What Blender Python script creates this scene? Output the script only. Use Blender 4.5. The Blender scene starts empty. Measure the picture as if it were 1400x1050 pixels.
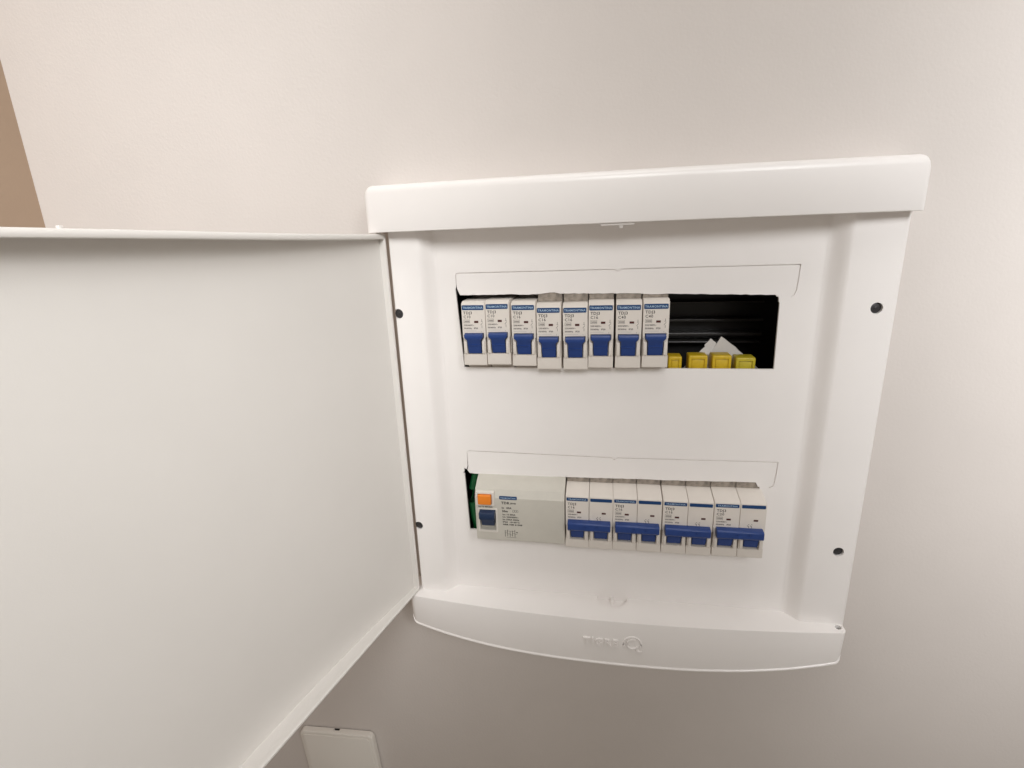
import bpy, bmesh, math, random
from mathutils import Vector, Matrix
random.seed(7)
S = 0.001                                   # the scene is laid out in millimetres, stored in metres
scene = bpy.context.scene
COL = scene.collection

# ------------------------------------------------------------------ camera
cam_d = bpy.data.cameras.new('camera')
cam = bpy.data.objects.new('camera', cam_d); COL.objects.link(cam)
cam_d.sensor_fit = 'HORIZONTAL'; cam_d.sensor_width = 36.0; cam_d.lens = 36.0 * 700.09 / 1400.0
cam_d.clip_start = 0.005; cam_d.clip_end = 50
R_ = Vector((0.98492757, 0.16932519, -0.03530814)); U_ = Vector((-0.01234719, 0.27243928, 0.96209375)); W_ = Vector((-0.17252603, 0.9471567, -0.27042365))
cam.matrix_world = Matrix(((R_.x, U_.x, -W_.x, 0.10319), (R_.y, U_.y, -W_.y, -0.35921), (R_.z, U_.z, -W_.z, 0.02129), (0, 0, 0, 1)))
scene.camera = cam

# ------------------------------------------------------------------ light
world = bpy.data.worlds.new('World'); scene.world = world; world.use_nodes = True
bg = world.node_tree.nodes['Background']; bg.inputs[0].default_value = (1.0, 0.885, 0.76, 1); bg.inputs[1].default_value = 0.265
def area(name, loc, target, sx, sy, power, col, spread=180):
    l = bpy.data.lights.new(name, 'AREA'); l.shape = 'RECTANGLE'; l.size = sx; l.size_y = sy; l.energy = power; l.color = col; l.spread = math.radians(spread)
    o = bpy.data.objects.new(name, l); COL.objects.link(o); o.location = loc
    o.rotation_euler = (Vector(target) - Vector(loc)).to_track_quat('-Z', 'Y').to_euler()
    return o
area('overhead_fill', (0.1, -0.34, 1.0), (0.1, 0, 0.0), 0.55, 0.45, 2.5, (1.0, 0.985, 0.97))  # added overhead fill, power fitted to brighten the upper wall and hood
area('left_fill', (0.1, -0.9, 0.5), (-0.25, 0, 0.1), 0.34, 0.34, 0.97, (0.99, 0.99, 0.985), 55)  # added narrow beam for the left side, keeps the lower centre dimmer
area('right_fill', (0.6, -0.8, 0.4), (0.52, 0, -0.13), 0.32, 0.32, 0.50, (0.985, 0.99, 1.0), 41)  # added beam brightening the wall low on the right, no known fixture
area('upper_right_fill', (0.6, -0.8, 0.42), (0.49, 0, 0.14), 0.32, 0.32, 0.54, (0.985, 0.99, 1.0), 44)  # second added beam, lifts the upper right of wall and hood
area('door_fill', (0.5, -0.8, 0.4), (-0.16, -0.17, -0.12), 0.32, 0.32, 0.26, (1.0, 0.995, 0.99), 36)  # unseen fill put in to brighten the inner side of the door
scene.view_settings.view_transform = 'Standard'; scene.view_settings.look = 'None'
scene.view_settings.exposure = 0.07; scene.view_settings.gamma = 1.0; scene.view_settings.use_curve_mapping = False
scene.cycles.max_bounces = 10; scene.cycles.diffuse_bounces = 6

# ------------------------------------------------------------------ materials
def mat(name, col, rough=0.5, spec=0.5, metal=0.0, vary=0.0, vscale=40, bump=0.0, bscale=900, coat=0.0, rvary=0.0, col2=None, trans=0.0):
    m = bpy.data.materials.new(name); m.use_nodes = True
    nt = m.node_tree; b = nt.nodes['Principled BSDF']
    b.inputs['Base Color'].default_value = (*col, 1); b.inputs['Roughness'].default_value = rough
    b.inputs['Specular IOR Level'].default_value = spec; b.inputs['Metallic'].default_value = metal
    b.inputs['Coat Weight'].default_value = coat; b.inputs['Coat Roughness'].default_value = 0.15
    if trans: b.inputs['Subsurface Weight'].default_value = trans; b.inputs['Subsurface Radius'].default_value = (1, .9, .8); b.inputs['Subsurface Scale'].default_value = 0.002
    tc = nt.nodes.new('ShaderNodeTexCoord')
    if vary or rvary:
        n = nt.nodes.new('ShaderNodeTexNoise'); n.inputs['Scale'].default_value = vscale; n.inputs['Detail'].default_value = 5; n.inputs['Roughness'].default_value = 0.6
        nt.links.new(tc.outputs['Object'], n.inputs['Vector'])
        if vary:
            mx = nt.nodes.new('ShaderNodeMix'); mx.data_type = 'RGBA'
            c2 = col2 or tuple(c * (1 - vary) for c in col)
            mx.inputs[6].default_value = (*[min(1, c * (1 + vary * .5)) for c in col], 1); mx.inputs[7].default_value = (*c2, 1)
            mr = nt.nodes.new('ShaderNodeMapRange'); mr.inputs['From Min'].default_value = 0.35; mr.inputs['From Max'].default_value = 0.7
            nt.links.new(n.outputs['Fac'], mr.inputs['Value']); nt.links.new(mr.outputs['Result'], mx.inputs[0]); nt.links.new(mx.outputs[2], b.inputs['Base Color'])
        if rvary:
            mr = nt.nodes.new('ShaderNodeMapRange'); mr.inputs['To Min'].default_value = rough - rvary; mr.inputs['To Max'].default_value = rough + rvary
            nt.links.new(n.outputs['Fac'], mr.inputs['Value']); nt.links.new(mr.outputs['Result'], b.inputs['Roughness'])
    if bump:
        n = nt.nodes.new('ShaderNodeTexNoise'); n.inputs['Scale'].default_value = bscale; n.inputs['Detail'].default_value = 4
        nt.links.new(tc.outputs['Object'], n.inputs['Vector'])
        bp = nt.nodes.new('ShaderNodeBump'); bp.inputs['Strength'].default_value = bump; bp.inputs['Distance'].default_value = 0.0004
        nt.links.new(n.outputs['Fac'], bp.inputs['Height']); nt.links.new(bp.outputs['Normal'], b.inputs['Normal'])
    return m
M = {
 'wall':   mat('painted_wall', (0.66, 0.615, 0.582), 0.72, 0.3, vary=0.035, vscale=7, bump=0.4, bscale=480),
 'brown':  mat('brown_wall_paint', (0.40, 0.295, 0.215), 0.7, 0.25, vary=0.06, vscale=5, bump=0.3, bscale=400),
 'white':  mat('white_plastic', (0.885, 0.855, 0.835), 0.30, 0.5, vary=0.015, vscale=25, bump=0.05, bscale=700, rvary=0.05),
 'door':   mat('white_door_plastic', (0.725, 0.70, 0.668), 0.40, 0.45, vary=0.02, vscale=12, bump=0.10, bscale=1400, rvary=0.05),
 'brk':    mat('breaker_plastic', (0.73, 0.68, 0.625), 0.42, 0.4, vary=0.02, vscale=120, bump=0.06, bscale=2500),
 'rcd':    mat('grey_device_plastic', (0.58, 0.555, 0.495), 0.5, 0.4, vary=0.03, vscale=120, bump=0.08, bscale=2500),
 'rcd_light': mat('pale_device_plastic', (0.70, 0.665, 0.61), 0.45, 0.4, bump=0.06, bscale=2500),
 'blue':   mat('blue_toggle_plastic', (0.015, 0.048, 0.205), 0.36, 0.5, vary=0.1, vscale=200, bump=0.05, bscale=3000),
 'navy':   mat('navy_toggle_plastic', (0.008, 0.026, 0.075), 0.4, 0.5),
 'strip':  mat('blue_brand_print', (0.008, 0.05, 0.16), 0.45, 0.4),
 'orange': mat('orange_button_plastic', (0.85, 0.24, 0.02), 0.4, 0.5),
 'ink':    mat('grey_print', (0.03, 0.027, 0.025), 0.6, 0.3),
 'ink_soft': mat('faded_grey_print', (0.11, 0.10, 0.09), 0.6, 0.3),
 'wink':   mat('pale_print', (0.45, 0.6, 0.75), 0.5, 0.3),
 'red':    mat('dark_red_indicator', (0.07, 0.012, 0.010), 0.35, 0.5),
 'black':  mat('black_box_plastic', (0.010, 0.009, 0.009), 0.38, 0.5, vary=0.3, vscale=60, rvary=0.08),
 'rib':    mat('black_rib_plastic', (0.05, 0.045, 0.042), 0.36, 0.6),
 'screw':  mat('dark_screw_metal', (0.045, 0.043, 0.045), 0.38, 0.6, metal=0.35),
 'yellow': mat('yellow_cap_plastic', (0.62, 0.42, 0.012), 0.42, 0.5, vary=0.15, vscale=150),
 'yellow2': mat('greenish_yellow_cap_plastic', (0.50, 0.40, 0.02), 0.42, 0.5, vary=0.15, vscale=150),
 'paper':  mat('white_paper', (0.72, 0.69, 0.66), 0.8, 0.2, vary=0.04, vscale=90),
 'green':  mat('green_wire_sheath', (0.006, 0.10, 0.03), 0.35, 0.5),
 'plate':  mat('plate_plastic', (0.80, 0.77, 0.72), 0.36, 0.5, bump=0.05, bscale=900),
 'dust_shade':   mat('dusty_plastic_and_shade', (0.30, 0.26, 0.22), 0.55, 0.4, vary=0.4, vscale=300),  # dusty shields in the upper row, painted shade above the lower row
}

# ------------------------------------------------------------------ mesh helpers (millimetres)
def finish(bm, ang=0.55):
    bmesh.ops.recalc_face_normals(bm, faces=bm.faces[:])
    for f in bm.faces: f.smooth = True
    for e in bm.edges:
        if len(e.link_faces) == 2:
            e.smooth = e.calc_face_angle(0) < ang
        else: e.smooth = False
def mesh_from(bm, name, ang=0.55):
    finish(bm, ang)
    me = bpy.data.meshes.new(name); 
    bmesh.ops.scale(bm, vec=(S, S, S), verts=bm.verts[:])
    bm.to_mesh(me); bm.free(); return me
def obj(name, bm, m, parent=None, ang=0.55, loc=None, label=None):
    me = bm if isinstance(bm, bpy.types.Mesh) else mesh_from(bm, name, ang)
    if not me.materials: me.materials.append(M[m] if isinstance(m, str) else m)
    o = bpy.data.objects.new(name, me); COL.objects.link(o)
    if parent is not None: o.parent = parent
    if loc is not None: o.location = Vector(loc) * S
    if label: o['label'] = label
    return o
def thing(name, label, cat, loc=(0, 0, 0), group=None):
    o = bpy.data.objects.new(name, None); COL.objects.link(o); o.location = Vector(loc) * S; o.empty_display_size = 0.01
    o['label'] = label; o['category'] = cat
    if group: o['group'] = group
    return o
def merge(dst, src):
    me = bpy.data.meshes.new('tmp'); src.to_mesh(me); src.free(); dst.from_mesh(me); bpy.data.meshes.remove(me)
def box(bm, x0, x1, y0, y1, z0, z1, r=0.0, seg=2):
    t = bmesh.new()
    vs = [t.verts.new((x, y, z)) for x in (x0, x1) for y in (y0, y1) for z in (z0, z1)]
    for a in ((0, 1, 3, 2), (4, 6, 7, 5), (0, 4, 5, 1), (2, 3, 7, 6), (0, 2, 6, 4), (1, 5, 7, 3)): t.faces.new([vs[i] for i in a])
    bmesh.ops.recalc_face_normals(t, faces=t.faces[:])
    if r: bmesh.ops.bevel(t, geom=t.edges[:], offset=r, segments=seg, profile=0.5, affect='EDGES')
    merge(bm, t); return bm
def extrude_yz(bm, prof, x0, x1, r=0.0, seg=2):
    """closed outline in (y, z) extruded along x"""
    t = bmesh.new()
    a = [t.verts.new((x0, y, z)) for y, z in prof]; b = [t.verts.new((x1, y, z)) for y, z in prof]
    n = len(prof); t.faces.new(a); t.faces.new(b[::-1])
    for i in range(n): t.faces.new((a[i], b[i], b[(i + 1) % n], a[(i + 1) % n]))
    bmesh.ops.recalc_face_normals(t, faces=t.faces[:])
    if r: bmesh.ops.bevel(t, geom=t.edges[:], offset=r, segments=seg, profile=0.5, affect='EDGES', clamp_overlap=True)
    merge(bm, t); return bm
def extrude_xz(bm, prof, y0, y1, r=0.0, seg=2):
    """closed outline in (x, z) extruded along y, front edge bevelled"""
    t = bmesh.new()
    a = [t.verts.new((x, y0, z)) for x, z in prof]; b = [t.verts.new((x, y1, z)) for x, z in prof]
    n = len(prof); fa = t.faces.new(a); t.faces.new(b[::-1])
    for i in range(n): t.faces.new((a[i], b[i], b[(i + 1) % n], a[(i + 1) % n]))
    bmesh.ops.recalc_face_normals(t, faces=t.faces[:])
    if r: bmesh.ops.bevel(t, geom=list(fa.edges), offset=r, segments=seg, profile=0.5, affect='EDGES')
    merge(bm, t); return bm
def extrude_xy(bm, prof, z0, z1, r=0.0, seg=2):
    t = bmesh.new()
    a = [t.verts.new((x, y, z0)) for x, y in prof]; b = [t.verts.new((x, y, z1)) for x, y in prof]
    n = len(prof); t.faces.new(a); t.faces.new(b[::-1])
    for i in range(n): t.faces.new((a[i], b[i], b[(i + 1) % n], a[(i + 1) % n]))
    bmesh.ops.recalc_face_normals(t, faces=t.faces[:])
    if r: bmesh.ops.bevel(t, geom=t.edges[:], offset=r, segments=seg, profile=0.5, affect='EDGES')
    merge(bm, t); return bm
def rounded(x0, x1, z0, z1, r, n=4):
    p = []
    for cx, cz, a0 in ((x1 - r, z1 - r, 0), (x0 + r, z1 - r, 90), (x0 + r, z0 + r, 180), (x1 - r, z0 + r, 270)):
        for i in range(n + 1):
            a = math.radians(a0 + 90 * i / n); p.append((cx + r * math.cos(a), cz + r * math.sin(a)))
    return p
def cyl_y(bm, cx, cz, r, y0, y1, n=24, bev=0.0):
    return extrude_xz(bm, [(cx + r * math.cos(2 * math.pi * i / n), cz + r * math.sin(2 * math.pi * i / n)) for i in range(n)], y0, y1, bev)
def cut(bm, cutter):
    """bm minus cutter (exact boolean), returns a new bmesh in mm"""
    bmesh.ops.recalc_face_normals(bm, faces=bm.faces[:]); bmesh.ops.recalc_face_normals(cutter, faces=cutter.faces[:])
    obs = []
    for b in (bm, cutter):
        me = bpy.data.meshes.new('tmp'); b.to_mesh(me); b.free(); o = bpy.data.objects.new('tmp', me); COL.objects.link(o); obs.append(o)
    md = obs[0].modifiers.new('cut', 'BOOLEAN'); md.operation = 'DIFFERENCE'; md.solver = 'EXACT'; md.object = obs[1]
    dg = bpy.context.evaluated_depsgraph_get(); dg.update()
    me = bpy.data.meshes.new_from_object(obs[0].evaluated_get(dg)); out = bmesh.new(); out.from_mesh(me)
    for o in obs:
        d = o.data; bpy.data.objects.remove(o); bpy.data.meshes.remove(d)
    bpy.data.meshes.remove(me); return out
def tube(bm, pts, r, n=10):
    t = bmesh.new(); rings = []
    for i, p in enumerate(pts):
        d = (Vector(pts[min(i + 1, len(pts) - 1)]) - Vector(pts[max(i - 1, 0)])).normalized()
        q = d.to_track_quat('Z', 'Y')
        rings.append([t.verts.new(Vector(p) + q @ Vector((r * math.cos(2 * math.pi * k / n), r * math.sin(2 * math.pi * k / n), 0))) for k in range(n)])
    for a, b in zip(rings, rings[1:]):
        for k in range(n): t.faces.new((a[k], a[(k + 1) % n], b[(k + 1) % n], b[k]))
    t.faces.new(rings[0]); t.faces.new(rings[-1]); merge(bm, t); return bm
def text(bm, s, x, z, size, y, bold=0.0, sx=1.0, align='LEFT', depth=0.0, rot=0.0):
    """flat lettering facing the viewer, lower left at (x, z), on the plane y"""
    c = bpy.data.curves.new('t', 'FONT'); c.body = s; c.size = size; c.offset = bold; c.align_x = align; c.resolution_u = 2; c.extrude = depth; c.space_character = 1.1
    o = bpy.data.objects.new('t', c); COL.objects.link(o)
    dg = bpy.context.evaluated_depsgraph_get(); dg.update()
    me = bpy.data.meshes.new_from_object(o.evaluated_get(dg))
    ca, sa = math.cos(rot), math.sin(rot)
    for v in me.vertices:
        a, b, d = v.co.x * sx, v.co.y, v.co.z
        v.co = Vector((x + a * ca - b * sa, y - d, z + a * sa + b * ca))
    bm.from_mesh(me); bpy.data.objects.remove(o); bpy.data.curves.remove(c); bpy.data.meshes.remove(me); return bm
def bar(bm, x0, x1, z0, z1, y):
    t = [bm.verts.new((x, y, z)) for x, z in ((x0, z0), (x1, z0), (x1, z1), (x0, z1))]; bm.faces.new(t); return bm

# ================================================================== the setting
WY = 8.0                                     # the wall's face
def build_wall():
    bm = bmesh.new()
    X = [-347, -22, 252, 2200]; Z = [-1500, -238, 40, 1300]
    v = {}
    for i, x in enumerate(X):
        for j, z in enumerate(Z): v[i, j] = bm.verts.new((x, WY, z))
    for i in range(3):
        for j in range(3):
            if (i, j) != (1, 1): bm.faces.new((v[i, j], v[i + 1, j], v[i + 1, j + 1], v[i, j + 1]))
    # niche for the box
    c = [v[1, 1], v[2, 1], v[2, 2], v[1, 2]]; d = [bm.verts.new((w.co.x, 110, w.co.z)) for w in c]
    for k in range(4): bm.faces.new((c[k], c[(k + 1) % 4], d[(k + 1) % 4], d[k]))
    bm.faces.new(d)
    # end of the wall
    e = [v[0, 0], v[0, 1], v[0, 2], v[0, 3]]; f = [bm.verts.new((w.co.x, 160, w.co.z)) for w in e]
    for k in range(3): bm.faces.new((e[k], e[k + 1], f[k + 1], f[k]))
    g = [bm.verts.new((2200, 160, -1500)), bm.verts.new((2200, 160, 1300))]
    bm.faces.new((f[0], f[1], f[2], f[3], g[1], g[0]))
    return bm
wall = obj('wall', build_wall(), 'wall'); wall['kind'] = 'structure'
bm = bmesh.new(); box(bm, -460, -346.6, -330, 14, -1500, 1300)
o = obj('side_wall', bm, 'brown'); o['kind'] = 'structure'

# ================================================================== the distribution board
board = thing('distribution_board', 'white plastic distribution board set in the wall, its door swung open', 'fuse box', (113.7, WY, -115))
BL = Vector((113.7, WY, -115))
def part(name, bm, m, parent=board, ang=0.55, label=None):
    if parent is board: bmesh.ops.translate(bm, vec=-BL, verts=bm.verts[:])
    return obj(name, bm, m, parent, ang, label=label)
def sub(name, bm, m, parent, ang=0.55, label=None):
    bmesh.ops.translate(bm, vec=-BL, verts=bm.verts[:]); return obj(name, bm, m, parent, ang, label=label)

# --- cover panel with the two torn-out openings and their scored flaps
def jag(pts, amp, step=3.0):
    out = []
    for a, b in zip(pts, pts[1:]):
        n = max(1, int(math.hypot(b[0] - a[0], b[1] - a[1]) / step))
        for i in range(n):
            t = i / n; out.append((a[0] + (b[0] - a[0]) * t, a[1] + (b[1] - a[1]) * t + (random.uniform(-amp, amp) if i else 0)))
    out.append(pts[-1]); return out
w = 0.27
hole1 = ([(2.2, -68.7), (0.9, -45), (-0.2, -24), (-0.9, -11.2), (-w, -9.5), (-w, -1.5), (0.4, -0.1), (1.6, w)]
  + [(111.2, w - .1), (112.2, -0.9), (113.6, -1.1), (114.6, -0.2), (115.4, w)]
  + [(226.2, w), (226.9, -0.4), (226.5, -10), (226.1, -16), (225.0, -19.2), (223.2, -20.3), (222.9, -19.8), (224.4, -18.7), (225.4, -15.8), (225.9, -10), (226.2, -0.7), (225.8, -w)]
  + [(115.6, -w), (114.8, -0.8), (113.8, -1.9), (111.9, -1.7), (111.0, -w), (2.0, -w), (0.9, -0.7), (w, -1.7), (w, -9.5)]
  + jag([(0.6, -11.5), (2.2, -15.4), (25, -15.5), (40, -15.3), (52, -16.0), (70, -14.7), (74, -15.6), (100, -15.9), (125, -16.3), (140, -17.2), (145, -16.9), (180, -18.0), (213.8, -18.9)], 0.22)
  + [(214.6, -20.1), (215.6, -20.0), (216.0, -23.4), (216.6, -24.2), (216.9, -45), (217.3, -68.7)])
hole2 = ([(-1.6, -205.6), (-2.3, -180), (-3.1, -156), (-4.4, -155.0), (-3.2, -153.6), (-3.0, -150.6), (-1.4, -151.8), (-w, -149), (-w, -137.5), (0.4, -136.1), (1.6, -136 + w)]
  + [(111.4, -137.2 + w), (112.4, -138.1), (113.6, -138.3), (114.6, -137.6), (115.4, -137.2 + w)]
  + [(226.2, -136.2 + w), (226.9, -136.8), (226.4, -146), (226.0, -152), (225.0, -155.4), (222.6, -156.4), (222.3, -155.9), (224.4, -154.9), (225.3, -151.8), (225.7, -146), (226.2, -137.2), (225.8, -136.8 + .1)]
  + [(115.6, -137.8), (114.8, -138.3), (113.8, -139.2), (112.0, -139.0), (111.2, -137.8), (2.0, -136 - w), (0.9, -136.7), (w, -137.7), (w, -149), (-0.6, -152.2)]
  + jag([(1.0, -154.8), (7.5, -155.4), (40, -155.2), (62, -155.4), (76, -154.8), (110, -154.3), (135, -153.9), (150, -154.0), (180, -153.2), (213.0, -152.6)], 0.16)
  + [(213.6, -153.2), (214.9, -156.0), (216.0, -155.8), (216.6, -159), (216.9, -180), (217.2, -205.6)])
def panel_mesh():
    bm = bmesh.new(); edges = []
    for loop in ([(-17, -263), (245.5, -263), (245.5, 36), (-17, 36)], hole1, hole2):
        vs = [bm.verts.new((x, 0, z)) for x, z in loop]
        edges += [bm.edges.new((vs[i], vs[(i + 1) % len(vs)])) for i in range(len(vs))]
    bmesh.ops.triangle_fill(bm, use_beauty=True, use_dissolve=False, edges=edges)
    bmesh.ops.recalc_face_normals(bm, faces=bm.faces[:])
    r = bmesh.ops.extrude_face_region(bm, geom=bm.faces[:])
    bmesh.ops.translate(bm, vec=(0, 1.8, 0), verts=[g for g in r['geom'] if isinstance(g, bmesh.types.BMVert)])
    return bm
part('cover_panel', panel_mesh(), 'white')

for zz in (0.0, -136.6):
    bm = bmesh.new(); box(bm, -1.0, 227.5, 1.15, 1.7, zz - 2.6, zz + 1.2); part('groove_floor', bm, 'white')
    bm = bmesh.new(); box(bm, 222, 227.6, 1.16, 1.69, zz - 20.6, zz - 2.7); part('groove_floor', bm, 'white')
    bm = bmesh.new(); box(bm, -0.8, 0.6, 1.17, 1.68, zz - 8.6, zz - 2.7); part('groove_floor', bm, 'white')
# --- side rails
def rail(sgn):
    """outline in (x, y): outer wall edge, rounded front, flat, soft slope down to the panel"""
    if sgn > 0:
        p = [(281.6, 7.6), (281.6, -6.0), (280.9, -7.8), (279.4, -8.9), (278, -9.05)]
        p += [(251.8 - 11.5 * t, -9.05 + 8.95 * (3 * t * t - 2 * t ** 3)) for t in [i / 10 for i in range(11)]]
        pass
    else:
        p = [(-44.4, 7.6), (-44.4, -8.2), (-43.9, -8.9), (-43, -9.05), *[(-24.4 + 11.5 * t, -9.05 + 8.95 * (3 * t * t - 2 * t ** 3)) for t in [i / 10 for i in range(11)]]]
    bm = bmesh.new()
    # thin back under the slope keeps clear of the panel's own sheet
    back = [(246.6, 0.2), (246.6, 7.6)] if sgn > 0 else [(-18.2, 0.2), (-18.2, 7.6)]
    prof = p + back
    extrude_xy(bm, prof, -262.0, 33.0)
    ctr = bmesh.new()
    sx = 269.8 if sgn > 0 else -41.9
    for z in (-27.1, -199.4):
        cyl_y(ctr, sx, z, 3.5, -12, 3.0, 28)
    return cut(bm, ctr), sx
for sgn in (-1, 1):
    bm, sx = rail(sgn)
    r = part('side_rail', bm, 'white', ang=0.5)
    for z in (-27.1, -199.4):
        h = bmesh.new(); cyl_y(h, sx, z, 3.42, -7.4, 2.0, 24, 0.5); cyl_y(h, sx, z, 1.2, -7.9, -7.2, 6, 0.2)
        sub('screw', h, 'screw', r)

CX = 113.7
def bulge(x, ends, mid, half=166.0):
    u = min(1, abs((x - CX) / half)); return -(ends + (mid - ends) * (1 - u * u))
# --- hood
def hood_mesh():
    bm = bmesh.new(); rows = []
    x0, x1 = -54.6, 282.0; n = 48
    xs = [x0, x0 + .2, x0 + .7, x0 + 1.6, x0 + 3] + [x0 + 5 + (x1 - x0 - 10) * i / n for i in range(n + 1)] + [x1 - 3, x1 - 1.6, x1 - .7, x1 - .2, x1]
    for x in xs:
        yf = bulge(x, 18.5, 25.5); zt = 59.2; zb = 29.3
        e = min(x - x0, x1 - x); cr = 5.0
        if e < cr: zt -= cr - math.sqrt(cr * cr - (cr - e) ** 2); yf += 1.0 * max(0, 1 - e / 2.0) ** 2
        rows.append((x, [(7.6, zt + 1.0), (yf + 4.2, zt + .3), (yf + 2.2, zt - .3), (yf + .8, zt - 1.5), (yf + .1, zt - 3.2), (yf, zt - 5), (yf, zb), (yf + 1.4, zb), (yf + 1.6, zb + 1.2), (7.6, zb + 1.2)]))
    V = [[bm.verts.new((x, y, z)) for y, z in pr] for x, pr in rows]
    m = len(V[0])
    for a, b in zip(V, V[1:]):
        for k in range(m): bm.faces.new((a[k], a[(k + 1) % m], b[(k + 1) % m], b[k]))
    e1 = bm.faces.new(V[0]); e2 = bm.faces.new(V[-1])
    bmesh.ops.recalc_face_normals(bm, faces=bm.faces[:])
    low = [e for e in bm.edges if e.is_valid and len(e.link_faces) == 2 and all(abs(v.co.z - 29.3) < 0.01 for v in e.verts) and all(abs(v.co.y - bulge(v.co.x, 18.5, 25.5)) < 0.05 for v in e.verts)]
    bmesh.ops.bevel(bm, geom=low, offset=0.6, segments=2, profile=0.5, affect='EDGES')
    return bm
hood = part('hood', hood_mesh(), 'white', ang=0.7)
bm = bmesh.new(); box(bm, 101.5, 122, -23.6, -13, 27.9, 31.4, 0.5); sub('latch', bm, 'white', hood)
bm = bmesh.new(); extrude_yz(bm, [(-23.0, 28.2), (-21.4, 26.0), (-20.6, 26.0), (-19.5, 28.2)], 112.7, 114.9, 0.25); sub('catch', bm, 'white', hood)

# --- bottom lip
LY = (17.2, 27.0)
def lip_bottom(x):
    u = abs((x - CX) / 166.2); z = -302.6 + 13.5 * u ** 3
    e = 166.2 - abs(x - CX); r = 5.0
    if e < r: z += r - math.sqrt(max(0, r * r - (r - e) ** 2))
    return z
def lip_mesh():
    bm = bmesh.new(); V = []
    x0, x1 = CX - 166.2, CX + 166.2; n = 60
    xs = [x0, x0 + .25, x0 + .8, x0 + 1.8, x0 + 3.2] + [x0 + 5 + (x1 - x0 - 10) * i / n for i in range(n + 1)] + [x1 - 3.2, x1 - 1.8, x1 - .8, x1 - .25, x1]
    for x in xs:
        yf = bulge(x, *LY); zb = lip_bottom(x); e = 166.2 - abs(x - CX)
        yf += 2.2 * max(0, 1 - e / 3.0) ** 2
        pr = [(7.6, -259.4), (yf + 0.9, -260.2), (yf + .25, -260.5), (yf, -261.2), (yf + 2.2, zb + 2.4), (yf + 2.0, zb + 2.0), (yf + 1.5, zb + 1.5), (yf + 1.35, zb + .9), (yf + 1.6, zb + .25), (yf + 2.2, zb), (yf + 3.4, zb), (yf + 3.6, zb + .6), (yf + 3.6, zb + 3.0), (7.6, zb + 4.0)]
        V.append([bm.verts.new((x, y, z)) for y, z in pr])
    m = len(V[0])
    for a, b in zip(V, V[1:]):
        for k in range(m): bm.faces.new((a[k], a[(k + 1) % m], b[(k + 1) % m], b[k]))
    bm.faces.new(V[0]); bm.faces.new(V[-1])
    c = bmesh.new()
    # finger dish, hinge hole
    extrude_xy(c, [(CX + 12.0 * math.cos(math.pi + math.pi * i / 24), 0.9 + 12.6 * math.sin(math.pi + math.pi * i / 24)) for i in range(25)], -262.6, -255)
    extrude_xy(c, [(275.9 + 2.3 * math.cos(2 * math.pi * i / 20), -12.0 + 2.1 * math.sin(2 * math.pi * i / 20)) for i in range(20)], -270, -255)
    return cut(bm, c)
lip = part('bottom_lip', lip_mesh(), 'white', ang=0.45)
bm = bmesh.new(); box(bm, 112.3, 115.0, -6.0, -0.2, -263.2, -259.6, 0.3); sub('catch', bm, 'white', lip)
bm = bmesh.new(); extrude_xy(bm, [(275.9 + 1.85 * math.cos(2 * math.pi * i / 20), -12.0 + 1.85 * math.sin(2 * math.pi * i / 20)) for i in range(20)], -266, -262.4); sub('hinge_socket', bm, 'screw', lip)
bm = bmesh.new()
text(bm, 'TIGRE', 91.5, -283.2, 8.6, -26.3, 0.16, 1.06, depth=0.9)
em = bmesh.new()
for k, (a0, a1, rr) in enumerate(((-30, 200, 6.6), (60, 330, 4.2))):
    t = bmesh.new(); pts = [(128.8 + rr * math.cos(math.radians(a0 + (a1 - a0) * i / 18)), -26.2, -280.0 + rr * math.sin(math.radians(a0 + (a1 - a0) * i / 18))) for i in range(19)]
    tube(t, pts, 0.75, 8); merge(bm, t)
t = bmesh.new(); tube(t, [(131.5, -25.9, -285.6), (133.5, -25.9, -286.6), (136.0, -25.9, -286.2)], 0.75, 8); merge(bm, t)
sub('embossed_lettering', bm, 'white', lip)

# --- box behind the panel
bm = bmesh.new()
X0, X1, Z0, Z1, Y0, Y1 = -14, 241, -232, 33, 3.0, 74
f = [(X0, Z0), (X1, Z0), (X1, Z1), (X0, Z1)]
a = [bm.verts.new((x, Y0, z)) for x, z in f]; b = [bm.verts.new((x, Y1, z)) for x, z in f]
a2 = [bm.verts.new((x + (2 if x > 100 else -2), Y0, z + (2 if z > 0 else -2))) for x, z in f]; b2 = [bm.verts.new((x + (2 if x > 100 else -2), Y1 + 2, z + (2 if z > 0 else -2))) for x, z in f]
for k in range(4):
    j = (k + 1) % 4
    bm.faces.new((a[k], a[j], b[j], b[k])); bm.faces.new((a2[k], b2[k], b2[j], a2[j])); bm.faces.new((a[k], a2[k], a2[j], a[j]))
bm.faces.new(b[::-1]); bm.faces.new(b2)
back = part('back_box', bm, 'black')
for z, th in ((-30.5, 1.2), (-44.5, 2.0), (-55.6, 2.4), (-62.0, 1.2)):
    bm = bmesh.new(); box(bm, 5, 225, 60, 73.9, z - th / 2, z + th / 2, 0.4); sub('rib', bm, 'rib', back)
for zc in (-43.8, -183.6):
    bm = bmesh.new(); extrude_yz(bm, [(53, zc + 17.5), (54, zc + 17.5), (54, zc + 12.5), (60, zc + 12.5), (60, zc - 12.5), (54, zc - 12.5), (54, zc - 17.5), (53, zc - 17.5), (53, zc - 11.5), (59, zc - 11.5), (59, zc + 11.5), (53, zc + 11.5)], 3, 146 if zc > -100 else 226)
    sub('mounting_rail', bm, 'rib', back)

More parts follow.
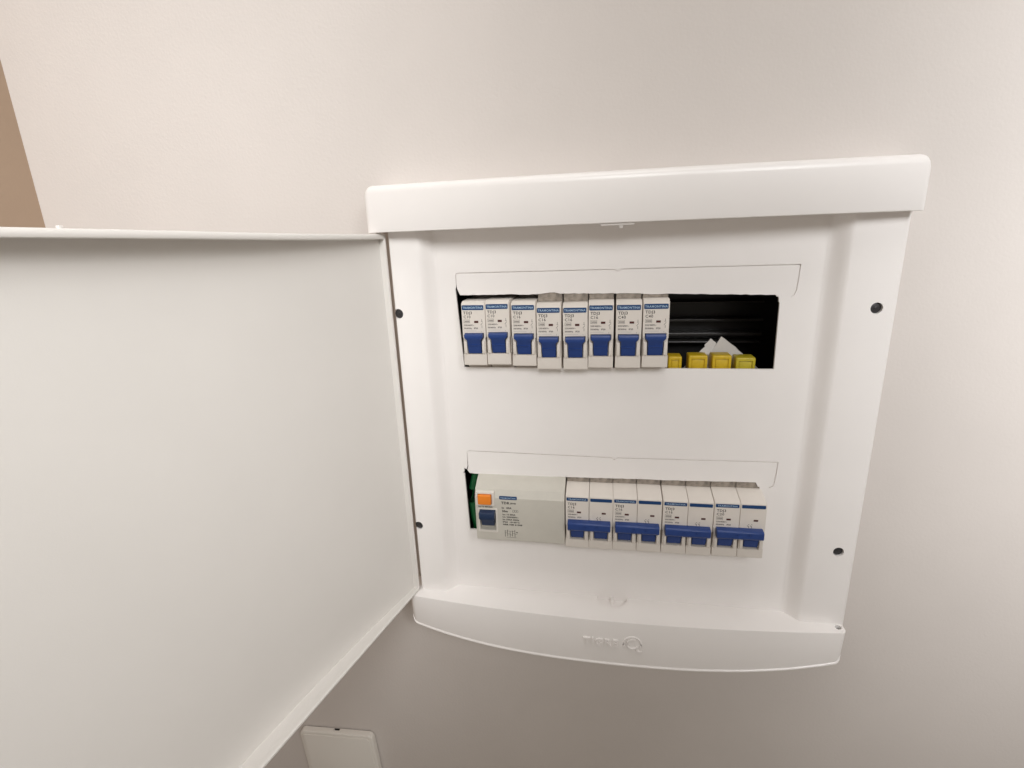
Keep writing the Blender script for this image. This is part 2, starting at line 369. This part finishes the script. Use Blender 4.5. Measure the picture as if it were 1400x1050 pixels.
# --- door, swung about a hundred degrees open on its left-hand hinge
HX, HY = -45.6, -10.2
K = 0.222; NL = math.hypot(1, K); D_ = Vector((-K / NL, -1 / NL, 0)); N_ = Vector((1 / NL, -K / NL, 0))
LEN = 318.0; DZ0, DZ1 = -259.2, 28.4
def dpt(s, n, z): 
    p = Vector((HX, HY, 0)) + D_ * s + N_ * n; return Vector((p.x, p.y, z))
def depth(s): return -(5.2 + 8.0 * (1 - ((s - LEN / 2) / (LEN / 2)) ** 2))
def ztop(s): return DZ1 + 0.000094 * max(0, s - 6) ** 2 * min(1, max(0, (LEN + 120 - s) / 300))
def door_shell():
    bm = bmesh.new(); ns, nz = 40, 24; A = []; B = []
    for i in range(ns + 1):
        s = LEN * i / ns; ra = []; rb = []
        for j in range(nz + 1):
            t = j / nz; z = DZ0 + (ztop(s) - DZ0) * t
            # fillet where the sheet turns into its rim
            e = min(s, LEN - s, (z - DZ0), (ztop(s) - z)); fil = 0.9 * max(0, 1 - e / 2.5) ** 2
            ra.append(bm.verts.new(dpt(s, depth(s) + fil, z))); rb.append(bm.verts.new(dpt(s, depth(s) - 1.8, z)))
        A.append(ra); B.append(rb)
    for G in (A, B):
        for i in range(ns):
            for j in range(nz): bm.faces.new((G[i][j], G[i + 1][j], G[i + 1][j + 1], G[i][j + 1]))
    for i in range(ns):
        bm.faces.new((A[i][0], A[i + 1][0], B[i + 1][0], B[i][0])); bm.faces.new((A[i][nz], A[i + 1][nz], B[i + 1][nz], B[i][nz]))
    for j in range(nz):
        bm.faces.new((A[0][j], A[0][j + 1], B[0][j + 1], B[0][j])); bm.faces.new((A[ns][j], A[ns][j + 1], B[ns][j + 1], B[ns][j]))
    return bm
door = part('door', door_shell(), 'door', ang=0.8)
def rim_run(side, th=1.7, rr=.35):
    """rim along the top (1), the bottom (-1): a wall of the tray standing off the door sheet"""
    bm = bmesh.new(); ns = 60; V = []
    for i in range(ns + 1):
        s = LEN * i / ns; d = depth(s) - 1.9
        z1 = (ztop(s) + 0.05) if side > 0 else DZ0 - 0.05; z0 = z1 - side * th
        V.append([bm.verts.new(dpt(s, n_, z_)) for n_, z_ in ((d, z1), (-rr, z1), (-rr * .3, z1 - side * rr * .3), (0, z1 - side * rr), (0, z0 + side * rr), (-rr * .3, z0 + side * rr * .3), (-rr, z0), (-2.2, z0), (-2.4, z1 - side * 1.6), (d, z1 - side * 1.6))])
    m = 10
    for a, b in zip(V, V[1:]):
        for k in range(m): bm.faces.new((a[k], a[(k + 1) % m], b[(k + 1) % m], b[k]))
    bm.faces.new(V[0]); bm.faces.new(V[-1]); return bm
def rim_side(s0, s1):
    bm = bmesh.new(); sm = (s0 + s1) / 2; d = depth(sm) - 1.9; V = []
    for z in (DZ0 + .2, ztop(sm) - .2):
        V.append([bm.verts.new(dpt(s, n, z)) for s, n in ((s0, d), (s0, -.35), (s0 + (s1 - s0) * .2, 0), (s0 + (s1 - s0) * .8, 0), (s1, -.35), (s1, d))])
    a, b = V
    for k in range(6): bm.faces.new((a[k], a[(k + 1) % 6], b[(k + 1) % 6], b[k]))
    bm.faces.new(a); bm.faces.new(b); return bm
sub('rim', rim_run(1, 3.5, 1.0), 'door', door, label='upper rim of the door'); sub('rim', rim_run(-1), 'door', door, label='lower rim of the door')
sub('rim', rim_side(-0.1, 1.7), 'door', door, label='hinge-side rim of the door'); sub('rim', rim_side(LEN - 1.7, LEN + .1), 'door', door, label='free-edge rim of the door')
bm = bmesh.new(); p = dpt(192, -2.2, 0); z = ztop(192)
box(bm, p.x - .8, p.x + .8, p.y - .9, p.y + .9, z - 2.6, z + 1.1, 0.35); sub('clip', bm, 'door', door)
for z in (DZ0, DZ1):                           # hinge pins
    bm = bmesh.new(); q = dpt(3.0, -3.0, 0); n = 14
    extrude_xy(bm, [(q.x + 1.6 * math.cos(2 * math.pi * i / n), q.y + 1.6 * math.sin(2 * math.pi * i / n)) for i in range(n)], z - 1.5, z + 1.5, 0.2)
    sub('hinge_pin', bm, 'door', door)

# ================================================================== breakers
YB = 53.0                                    # the rail's face: every device hangs on it
def loft_toggle(levels, yback):
    bm = bmesh.new(); rows = []
    for z, w_, y in levels:
        b_ = min(0.5, w_ * .1)
        rows.append([bm.verts.new(q) for q in ((-w_, yback, z), (-w_, y + b_, z), (-w_ + b_, y, z), (w_ - b_, y, z), (w_, y + b_, z), (w_, yback, z))])
    for a, b in zip(rows, rows[1:]):
        for k in range(6): bm.faces.new((a[k], a[(k + 1) % 6], b[(k + 1) % 6], b[k]))
    bm.faces.new(rows[0]); bm.faces.new(rows[-1]); return bm
def pole_body(hw, F, half, d, slope, back=2.4, cx=0.0):
    """one pole: nose through the panel, full body behind it. F = local y of the front"""
    bm = bmesh.new(); sh = F + d + 2.4; st = F + d + back
    prof = [(F, half - .5), (F + .5, half), (F + slope[0], half + slope[1]), (st, half + slope[1]), (st, 40.5), (0, 40.5), (0, -40.5), (sh, -40.5), (sh, -half), (F + .5, -half), (F, -half + .5)]
    extrude_yz(bm, prof, cx - hw, cx + hw, 0.35, 2)
    c = bmesh.new()
    top = half - 21.0
    extrude_xz(c, [(cx - 7.0, top + .3), (cx + 7.0, top + .3), (cx + 7.0, top - 3.4), (cx + 5.5, top - 5.2), (cx + 5.3, top - 15.0), (cx - 5.3, top - 15.0), (cx - 5.5, top - 5.2), (cx - 7.0, top - 3.4)], F - 2, F + 4.5)
    bm = cut(bm, c)
    # fine seams: cap line above the lower block
    c = bmesh.new(); box(c, cx - hw - 1, cx + hw + 1, F - 1, F + .3, top - 15.5, top - 15.15); 
    for sd in (-1, 1):                                      # side reliefs beside the toggle
        box(c, *sorted((cx + sd * (hw - .45), cx + sd * (hw + 1))), F - 1, F + 6, top - 15.0, top - 3.0)
    bm = cut(bm, c)
    for sd in (-1, 1):                                      # cheeks guarding the toggle
        box(bm, *sorted((cx + sd * 5.45, cx + sd * 7.5)), F - 1.1, F + .4, top - 14.6, top - 5.4, .45, 2)
    return bm
TOG = [(0.0, 6.3, -2.2), (-0.5, 6.6, -3.2), (-1.2, 6.7, -3.5), (-3.0, 6.6, -3.4), (-4.0, 5.6, -3.0), (-5.0, 4.95, -2.4), (-8.0, 4.9, -1.5), (-8.25, 4.9, -1.9), (-8.6, 4.9, -1.9), (-8.9, 4.9, -1.1), (-11.5, 4.85, -0.7), (-14.6, 4.8, 0.5)]
cache = {}
def once(key, fn, m):
    if key not in cache:
        me = mesh_from(fn(), key); me.materials.append(M[m]); cache[key] = me
    return cache[key]
def txt(fn):
    bm = bmesh.new(); fn(bm); return bm
def face_text(bm, F, half, rating, x0, seed=0):
    y = F - .05; t = half
    text(bm, 'TDJ3', x0, t - 7.4, 2.7, y, 0.05, 1.05)
    text(bm, rating, x0, t - 10.2, 2.7, y, 0.03, 1.05)
def face_small(bm, F, half, x0, diagram=True):
    y = F - .05; t = half
    for a in ((x0, x0 + 4.4, t - 11.35, t - 11.2), (x0, x0 + 4.4, t - 13.55, t - 13.4), (x0, x0 + .15, t - 13.4, t - 11.35), (x0 + 4.25, x0 + 4.4, t - 13.4, t - 11.35)): bar(bm, a[0], a[1], a[2], a[3], y)
    text(bm, '3000', x0 + .5, t - 13.1, 1.75, y, 0.05, .95)
    text(bm, '230/400V~', x0, t - 15.7, 1.5, y, 0.05, 1.0)
    text(bm, '50/60Hz   IP20', x0, t - 17.9, 1.5, y, 0.05, 1.0)
    bar(bm, x0, x0 + 9, t - 19.3, t - 19.2, y)
    if diagram:
        xx = x0 + 12.9
        bar(bm, xx, xx + .25, t - 12.6, t - 10.9, y); bar(bm, xx - .5, xx + .75, t - 12.8, t - 12.6, y)
        for k in range(4): bar(bm, xx - .7 + .35 * k, xx - .4 + .35 * k, t - 15.2 + .45 * k, t - 14.7 + .45 * k, y)
        bar(bm, xx, xx + .25, t - 17.2, t - 15.3, y)
        text(bm, '1', xx - .9, t - 20.2, 1.4, y)

HALF1 = 22.2
D1 = 10.0; F1 = -(YB + D1)
ratings = ['C10', 'C10', 'C16', 'C16', 'C16', 'C16', 'C40', 'C40']
zc1 = [-42.4, -42.2, -42.7, -45.4, -45.2, -44.5, -44.4, -44.1]
lab1 = ['white C10 single-pole breaker at the left end of the upper row',
        'white C10 single-pole breaker, second from the left in the upper row',
        'white C16 single-pole breaker, third from left in the upper row, last of the raised three',
        'white C16 single-pole breaker, fourth from left, set lower than its left neighbour',
        'white C16 single-pole breaker, fifth from the left in the upper row',
        'white C16 single-pole breaker in the upper row, just left of the two C40 ones',
        'white C40 single-pole breaker, second last in the upper row',
        'white C40 single-pole breaker at the right end of the upper row beside the dark gap']
PITCH = 17.85
for i in range(8):
    xc = 4.4 + PITCH * (i + .5)
    t = thing('circuit_breaker', lab1[i], 'circuit breaker', (xc, YB, zc1[i]), 'single-pole breakers in the upper row')
    t.rotation_euler = (math.radians([.2, -.1, .3, -.2, .1, -.5, -.4, -.6][i]), math.radians([.2, -.2, .1, 0, -.3, .1, .2, -.1][i]), math.radians([.3, -.2, .2, -.1, .2, -.3, .1, 0][i]))
    obj('body', once('pole_body_a' if i < 3 else 'pole_body_b', lambda: pole_body(8.42, F1, HALF1, D1, *(((3.0, 1.4), 26) if i < 3 else ((4.0, 2.0), 2.4))), 'brk'), 'brk', t)
    if i >= 3: obj('shield_shade_band', once('shield', lambda: box(bmesh.new(), -8.3, 8.3, F1 + D1 + .6, F1 + D1 + 2.3, HALF1 + 2.1, HALF1 + 9, .2, 1), 'dust_shade'), 'dust_shade', t)
    top = HALF1 - 21.0
    tg = obj('toggle', once('toggle_1', lambda: loft_toggle(TOG, 4.2), 'blue'), 'blue', t, loc=(random.uniform(-.12, .12), F1, top + random.uniform(-.1, .1)))
    st = obj('brand_strip', once('strip_1', lambda: extrude_xz(bmesh.new(), rounded(-8.0, 7.6, HALF1 - 4.5, HALF1 - 1.1, .7), F1 - .12, F1 + .1), 'strip'), 'strip', t)
    obj('brand_lettering', once('brand_1', lambda: txt(lambda b: text(b, 'TRAMONTINA', -0.2, HALF1 - 3.55, 2.05, F1 - .17, 0.03, 1.0, 'CENTER')), 'wink'), 'wink', st)
    obj('lettering', once('letters_' + ratings[i], lambda: txt(lambda b: face_text(b, F1, HALF1, ratings[i], -7.1)), 'ink'), 'ink', t)
    obj('fine_print', once('fine_1', lambda: txt(lambda b: face_small(b, F1, HALF1, -7.1)), 'ink_soft'), 'ink_soft', t)
    ind = obj('indicator', once('ind_1', lambda: box(bmesh.new(), -.2, 2.8, F1 - .1, F1 + .1, HALF1 - 13.6, HALF1 - 12.1, .05, 1), 'red'), 'red', t, loc=(random.uniform(0, .8), 0, 0))

HALF2 = 21.6
D2 = 16.0; F2 = -(YB + D2)
lab2 = ['white C16 two-pole breaker in the lower row, right beside the grey device',
        'white C16 two-pole breaker, second from the grey device in the lower row',
        'white C16 two-pole breaker, third from the grey device in the lower row',
        'white C20 two-pole breaker at the right end of the lower row']
rat2 = ['C16', 'C16', 'C16', 'C20']
def tie_bar():
    bm = bmesh.new()
    extrude_yz(bm, [(-1.0, 2.6), (-4.4, 2.3), (-5.5, 1.4), (-5.7, -2.8), (-4.9, -4.2), (-1.0, -4.5), (2.5, -3.4), (2.5, 2.2)], -15.6, 15.6, 0.45, 2)
    c = bmesh.new()
    for x in (-3.4, 4.6): box(c, x, x + 2.0, -9, -5.2, -1.2, 0.4)
    return cut(bm, c)
TOG2 = [(-3.2, 4.9, -2.0), (-6.0, 4.9, -1.6), (-6.3, 4.9, -1.9), (-6.7, 4.9, -1.9), (-7.0, 4.9, -1.2), (-9.5, 4.85, -0.7), (-12.9, 4.8, 0.4)]
zc2 = [-183.5, -183.7, -183.4, -183.2]
for i in range(4):
    xc = 77.4 + 35.05 * (i + .5)
    t = thing('two_pole_breaker', lab2[i], 'circuit breaker', (xc, YB, zc2[i]), 'two-pole breakers in the lower row')
    t.rotation_euler = (math.radians([.2, -.2, .1, -.3][i]), math.radians([.1, -.15, .1, -.3][i]), math.radians([.15, -.1, .1, .2][i]))
    for k, px in enumerate((-8.72, 8.72)):
        b = obj('pole', once('pole_body_2', lambda: pole_body(8.58, F2, HALF2, D2, (15.4, 3.6)), 'brk'), 'brk', t, loc=(px, 0, 0))
        obj('shield_shade_band', once('shade_band_2', lambda: box(bmesh.new(), -8.4, 8.4, F2 + D2 + .6, F2 + D2 + 2.3, HALF2 + 3.7, HALF2 + 10, .2, 1), 'dust_shade'), 'dust_shade', b)  # dark strip painting the shade between flap and breaker tops
        obj('toggle', once('toggle_2', lambda: loft_toggle(TOG2, 4.2), 'blue'), 'blue', b, loc=(0, F2, 0))
        st = obj('brand_strip', once('strip_2', lambda: extrude_xz(bmesh.new(), rounded(-7.9, 7.8, HALF2 - 3.9, HALF2 - 1.3, .6), F2 - .12, F2 + .1), 'strip'), 'strip', b)
        obj('indicator', once('ind_2', lambda: box(bmesh.new(), -.4, 2.6, F2 - .1, F2 + .1, HALF2 - 13.9, HALF2 - 12.5, .05, 1), 'red'), 'red', b, loc=(0.2 + .7 * k, 0, 0))
        if k == 0:
            b2 = st
            obj('lettering', once('letters2_' + rat2[i], lambda: txt(lambda q: face_text(q, F2, HALF2, rat2[i], -7.0)), 'ink'), 'ink', b)
            obj('fine_print', once('fine_2', lambda: txt(lambda q: face_small(q, F2, HALF2, -7.0, False)), 'ink_soft'), 'ink_soft', b)
            o = obj('brand_lettering', once('brand_2', lambda: txt(lambda q: text(q, 'TRAMONTINA', 0, HALF2 - 3.2, 1.7, F2 - .17, 0.02, 1.12, 'CENTER')), 'wink'), 'wink', b)
        else:
            def mark(q):
                y = F2 - .05
                for x in (-2.6, -.6):
                    bar(q, x, x + .3, HALF2 - 19.5, HALF2 - 17.9, y); bar(q, x - .8, x + .3, HALF2 - 17.9, HALF2 - 17.6, y); bar(q, x - .2, x + .5, HALF2 - 16.7, HALF2 - 16.3, y); bar(q, x - .8, x - .6, HALF2 - 17.6, HALF2 - 16.9, y)
            obj('lettering', once('mark_2', lambda: txt(mark), 'ink_soft'), 'ink_soft', b)
    obj('tie_bar', once('tie_bar', tie_bar, 'blue'), 'blue', t, loc=(0, F2, -.1))

# ------------------------------------------------------------------ residual current device
t = thing('residual_current_device', 'wide grey residual current device with orange test button in the lower row', 'rcd', (42.6, YB, -183.4))
HW = 34.3; F3 = -(YB + 15.4); HR = 20.4
def rcd_body():
    bm = bmesh.new(); sh = F3 + 18.0
    prof = [(F3, HR - 4.2), (F3 + .5, HR - 3.6), (F3 + 3.0, HR + 1.6), (F3 + 9.5, HR + 5.6), (F3 + 10.5, HR + 6.0), (sh - 1.2, HR + 8.4), (sh, HR + 8.6), (0, 40.5), (0, -40.5), (sh, -40.5), (sh, -HR), (F3 + .5, -HR), (F3, -HR + .5)]
    extrude_yz(bm, prof, -HW, HW, 0.3, 2)
    c = bmesh.new()
    box(c, -31.9, -20.7, F3 - 6, F3 + 4, 10.7, 19.4)            # button well
    box(c, -31.0, -18.0, F3 - 6, F3 + 4, -11.5, 6.2)            # toggle well
    bm = cut(bm, c)
    return bm
bd = obj('body', rcd_body(), 'rcd', t)
bm = bmesh.new()                                               # raised surround of button and toggle
extrude_xz(bm, rounded(-33.6, -18.9, 9.4, 20.8, .8), F3 - .9, F3 + 3.0, .3)
c = bmesh.new(); box(c, -31.9, -20.9, F3 - 3, F3 + 6, 10.7, 19.4)
obj('button_surround', cut(bm, c), 'rcd_light', t)
bm = bmesh.new(); extrude_xz(bm, rounded(-32.6, -17.0, -13.4, 7.2, 1.2), F3 - .7, F3 + .5, .3)
c = bmesh.new(); box(c, -31.2, -18.3, F3 - 3, F3 + 6, -11.6, 6.2)
obj('toggle_surround', cut(bm, c), 'rcd_light', t)
bm = bmesh.new(); box(bm, -31.5, -21.3, F3 - 3.0, F3 + 3, 11.1, 19.0, .7, 3); obj('test_button', bm, 'orange', t)
bm = loft_toggle([(6.0, 5.7, -3.6), (5.4, 6.0, -4.8), (4.4, 6.1, -5.4), (.8, 6.1, -5.6), (-.6, 5.6, -5.0), (-1.4, 5.2, -3.6), (-3.6, 5.1, -2.6), (-7.2, 5.0, -1.2)], 4.0)
obj('toggle', bm, 'navy', t, loc=(-24.6, F3, 0))
st = obj('brand_strip', extrude_xz(bmesh.new(), rounded(-15.2, -1.6, 15.1, 17.9, .6), F3 - .12, F3 + .1), 'strip', t)
obj('brand_lettering', txt(lambda q: text(q, 'TRAMONTINA', -8.4, 15.8, 1.7, F3 - .17, .02, 1.0, 'CENTER')), 'wink', st)
def rtext(q):
    y = F3 - .05
    text(q, 'TDR', -13.8, 11.2, 2.9, y, .09, 1.05); text(q, '2P/40', -7.0, 11.4, 1.8, y, .08, 1.0)
    text(q, 'In  40A', -13.6, 7.3, 2.2, y, .08, 1.05)
    text(q, '30m', -13.4, 4.4, 2.4, y, .1, 1.0)
def rfine(q):
    y = F3 - .05
    text(q, 'TESTE MENSAL', -32.2, 7.6, 1.6, y - .02, .06, 1.02)
    for k, s in enumerate(('Icn 10 000A', 'Un 230/400V~', 'Im 500A 50Hz', 'IP20  -5+40°C', 'NBR NM 61008')):
        text(q, s, -13.2, 1.8 - 2.15 * k, 1.75, y, .07, 1.05 + .04 * k)
    for k in range(3):
        x = -5.2 + 1.5 * k; r0 = rounded(x, x + 1.2, 4.6, 6.6, .5, 3); 
        for (a, b_), (c_, d) in zip(r0, r0[1:] + r0[:1]):
            L = math.hypot(c_ - a, d - b_)
            if L < 1e-6: continue
            nx, nz = -(d - b_) / L * .09, (c_ - a) / L * .09
            q.faces.new([q.verts.new((u, y, v)) for u, v in ((a - nx, b_ - nz), (c_ - nx, d - nz), (c_ + nx, d + nz), (a + nx, b_ + nz))])
    for k in range(5):                                         # wiring diagram
        x = -11.8 + 1.9 * k; bar(q, x, x + .34, -16.8 + .5 * (k % 2), -11.8 + .6 * ((k + 1) % 3), y)
        bar(q, x - .1, x + 1.9, -13.6 - .8 * (k % 3), -13.4 - .8 * (k % 3), y)
    bar(q, -10.6, -3.0, -17.3, -17.1, y); bar(q, -11.5, -4.2, -11.9, -11.7, y); bar(q, -2.9, -1.9, -13.2, -12.3, y)
obj('lettering', txt(rtext), 'ink', t); obj('fine_print', txt(rfine), 'ink', t)

# ================================================================== loose things inside the box
capx = [(149.3, 158.4, -61.3), (163.0, 175.6, -60.6), (178.7, 191.4, -60.5), (194.2, 207.0, -62.0)]
caplab = ['yellow plastic cap half hidden by the last upper breaker', 'yellow plastic cap in the dark gap, second from the breakers, left of the paper peak',
          'yellow plastic cap in the dark gap under the paper peak, third from the breakers', 'greenish yellow plastic cap at the right end of the dark gap']
for i, (x0, x1, zt) in enumerate(capx):
    o = thing('terminal_cap', caplab[i], 'cap', ((x0 + x1) / 2, 12, -96), 'yellow caps in the empty slot')
    hw = (x1 - x0) / 2; bm = bmesh.new()
    zz = zt + 96
    box(bm, -hw, hw, -6.5, 5.5, zz - 17, zz, 0.9, 3)
    c = bmesh.new(); box(c, -hw + 2.0, hw - 2.0, -8, -5.6, zz - 14, zz - 2.4, 0.0)
    bm = cut(bm, c)
    c2 = 'yellow2' if i == 3 else 'yellow'
    obj('cap', bm, c2, o)
    bm = bmesh.new(); box(bm, -hw + 2.3, hw - 2.3, -6.1, -5.3, zz - 13.6, zz - 2.8, .3); obj('inset', bm, c2, o)
    bm = bmesh.new(); tube(bm, [(0, 0, zz - 16), (0, 3, zz - 30), (0, 20, zz - 44), (0, 45, zz - 52)], 2.6); obj('wire', bm, 'black', o)

def sheet(pts, thick=0.25):
    bm = bmesh.new(); V = [bm.verts.new(p) for p in pts[0]]
    for f in pts[1]: bm.faces.new([V[i] for i in f])
    bmesh.ops.subdivide_edges(bm, edges=bm.edges[:], cuts=3, use_grid_fill=True)
    for v in bm.verts: v.co += Vector((random.uniform(-.12, .12), random.uniform(-.35, .35), random.uniform(-.12, .12)))
    bmesh.ops.recalc_face_normals(bm, faces=bm.faces[:])
    bmesh.ops.solidify(bm, geom=bm.faces[:], thickness=thick)
    return bm
pap = thing('crumpled_paper', 'folded scraps of white paper stuffed behind the yellow caps', 'paper', (188, 26, -88))
PO = Vector((188, 26, -88))
def psheet(pts, faces):
    bm = sheet(([Vector(p) - PO for p in pts], faces)); obj('sheet', bm, 'paper', pap, ang=0.5)
psheet([(159.5, 20, -76), (171.0, 21, -62.5), (177.5, 24, -57.2), (180.5, 20, -60.8), (192.5, 17.5, -67.5), (191, 16, -80), (166, 17, -88)], [(0, 1, 2, 3, 5, 6), (3, 4, 5)])
psheet([(183.5, 22, -56.8), (187.6, 25, -50.8), (197.5, 23.5, -58.4), (206.5, 22, -66.5), (217.0, 21, -77), (205, 24, -90), (182, 28, -86), (181.5, 27, -62)], [(0, 1, 2, 3, 4, 5, 6, 7)])
psheet([(176.5, 25, -57.0), (181.0, 27, -52.8), (184.3, 23, -55.2), (182.4, 23.5, -59.0), (178.5, 23, -66)], [(0, 1, 2, 3, 4)])

bm = bmesh.new()
gw = thing('green_wire', 'thick green earth wire showing in the slit left of the grey device', 'wire', (2, 12, -220))
GO = Vector((2, 12, -220))
tube(bm, [tuple(Vector(p) - GO) for p in ((8.0, 10, -140), (6.0, 8.5, -152), (3.0, 8, -162), (0.6, 8, -172), (0.0, 8, -184), (0.8, 8, -196), (2.2, 9, -208), (4, 12, -220))], 3.0, 14)
obj('sheath', bm, 'green', gw)

# ================================================================== wall plate below the board
pl = thing('wall_plate', 'blank off-white wall plate on the wall below the open door', 'wall plate', (-152, WY, -508))
pl.rotation_euler = (0, math.radians(-3.9), 0)
bm = bmesh.new(); extrude_xz(bm, rounded(-40.0, 40.0, -58, 60, 5.5, 6), -6.8, -1.0, 1.6, 4)
c = bmesh.new(); box(c, -3.2, 3.2, -3.4, 1, 57.5, 62); bm = cut(bm, c)
face = obj('plate', bm, 'plate', pl, ang=0.7)
bm = bmesh.new(); extrude_xz(bm, rounded(-36.6, 36.6, -54.6, 56.4, 4.0, 6), -7.3, -6.7, .45, 3); obj('front_cover', bm, 'plate', pl, ang=0.7)
bm = bmesh.new(); extrude_xz(bm, rounded(-38.2, 38.2, -56, 58.4, 5, 6), -1.2, 0.0); obj('shadow_gap', bm, 'black', pl)  # black sheet painting in the shadow gap between plate and wall
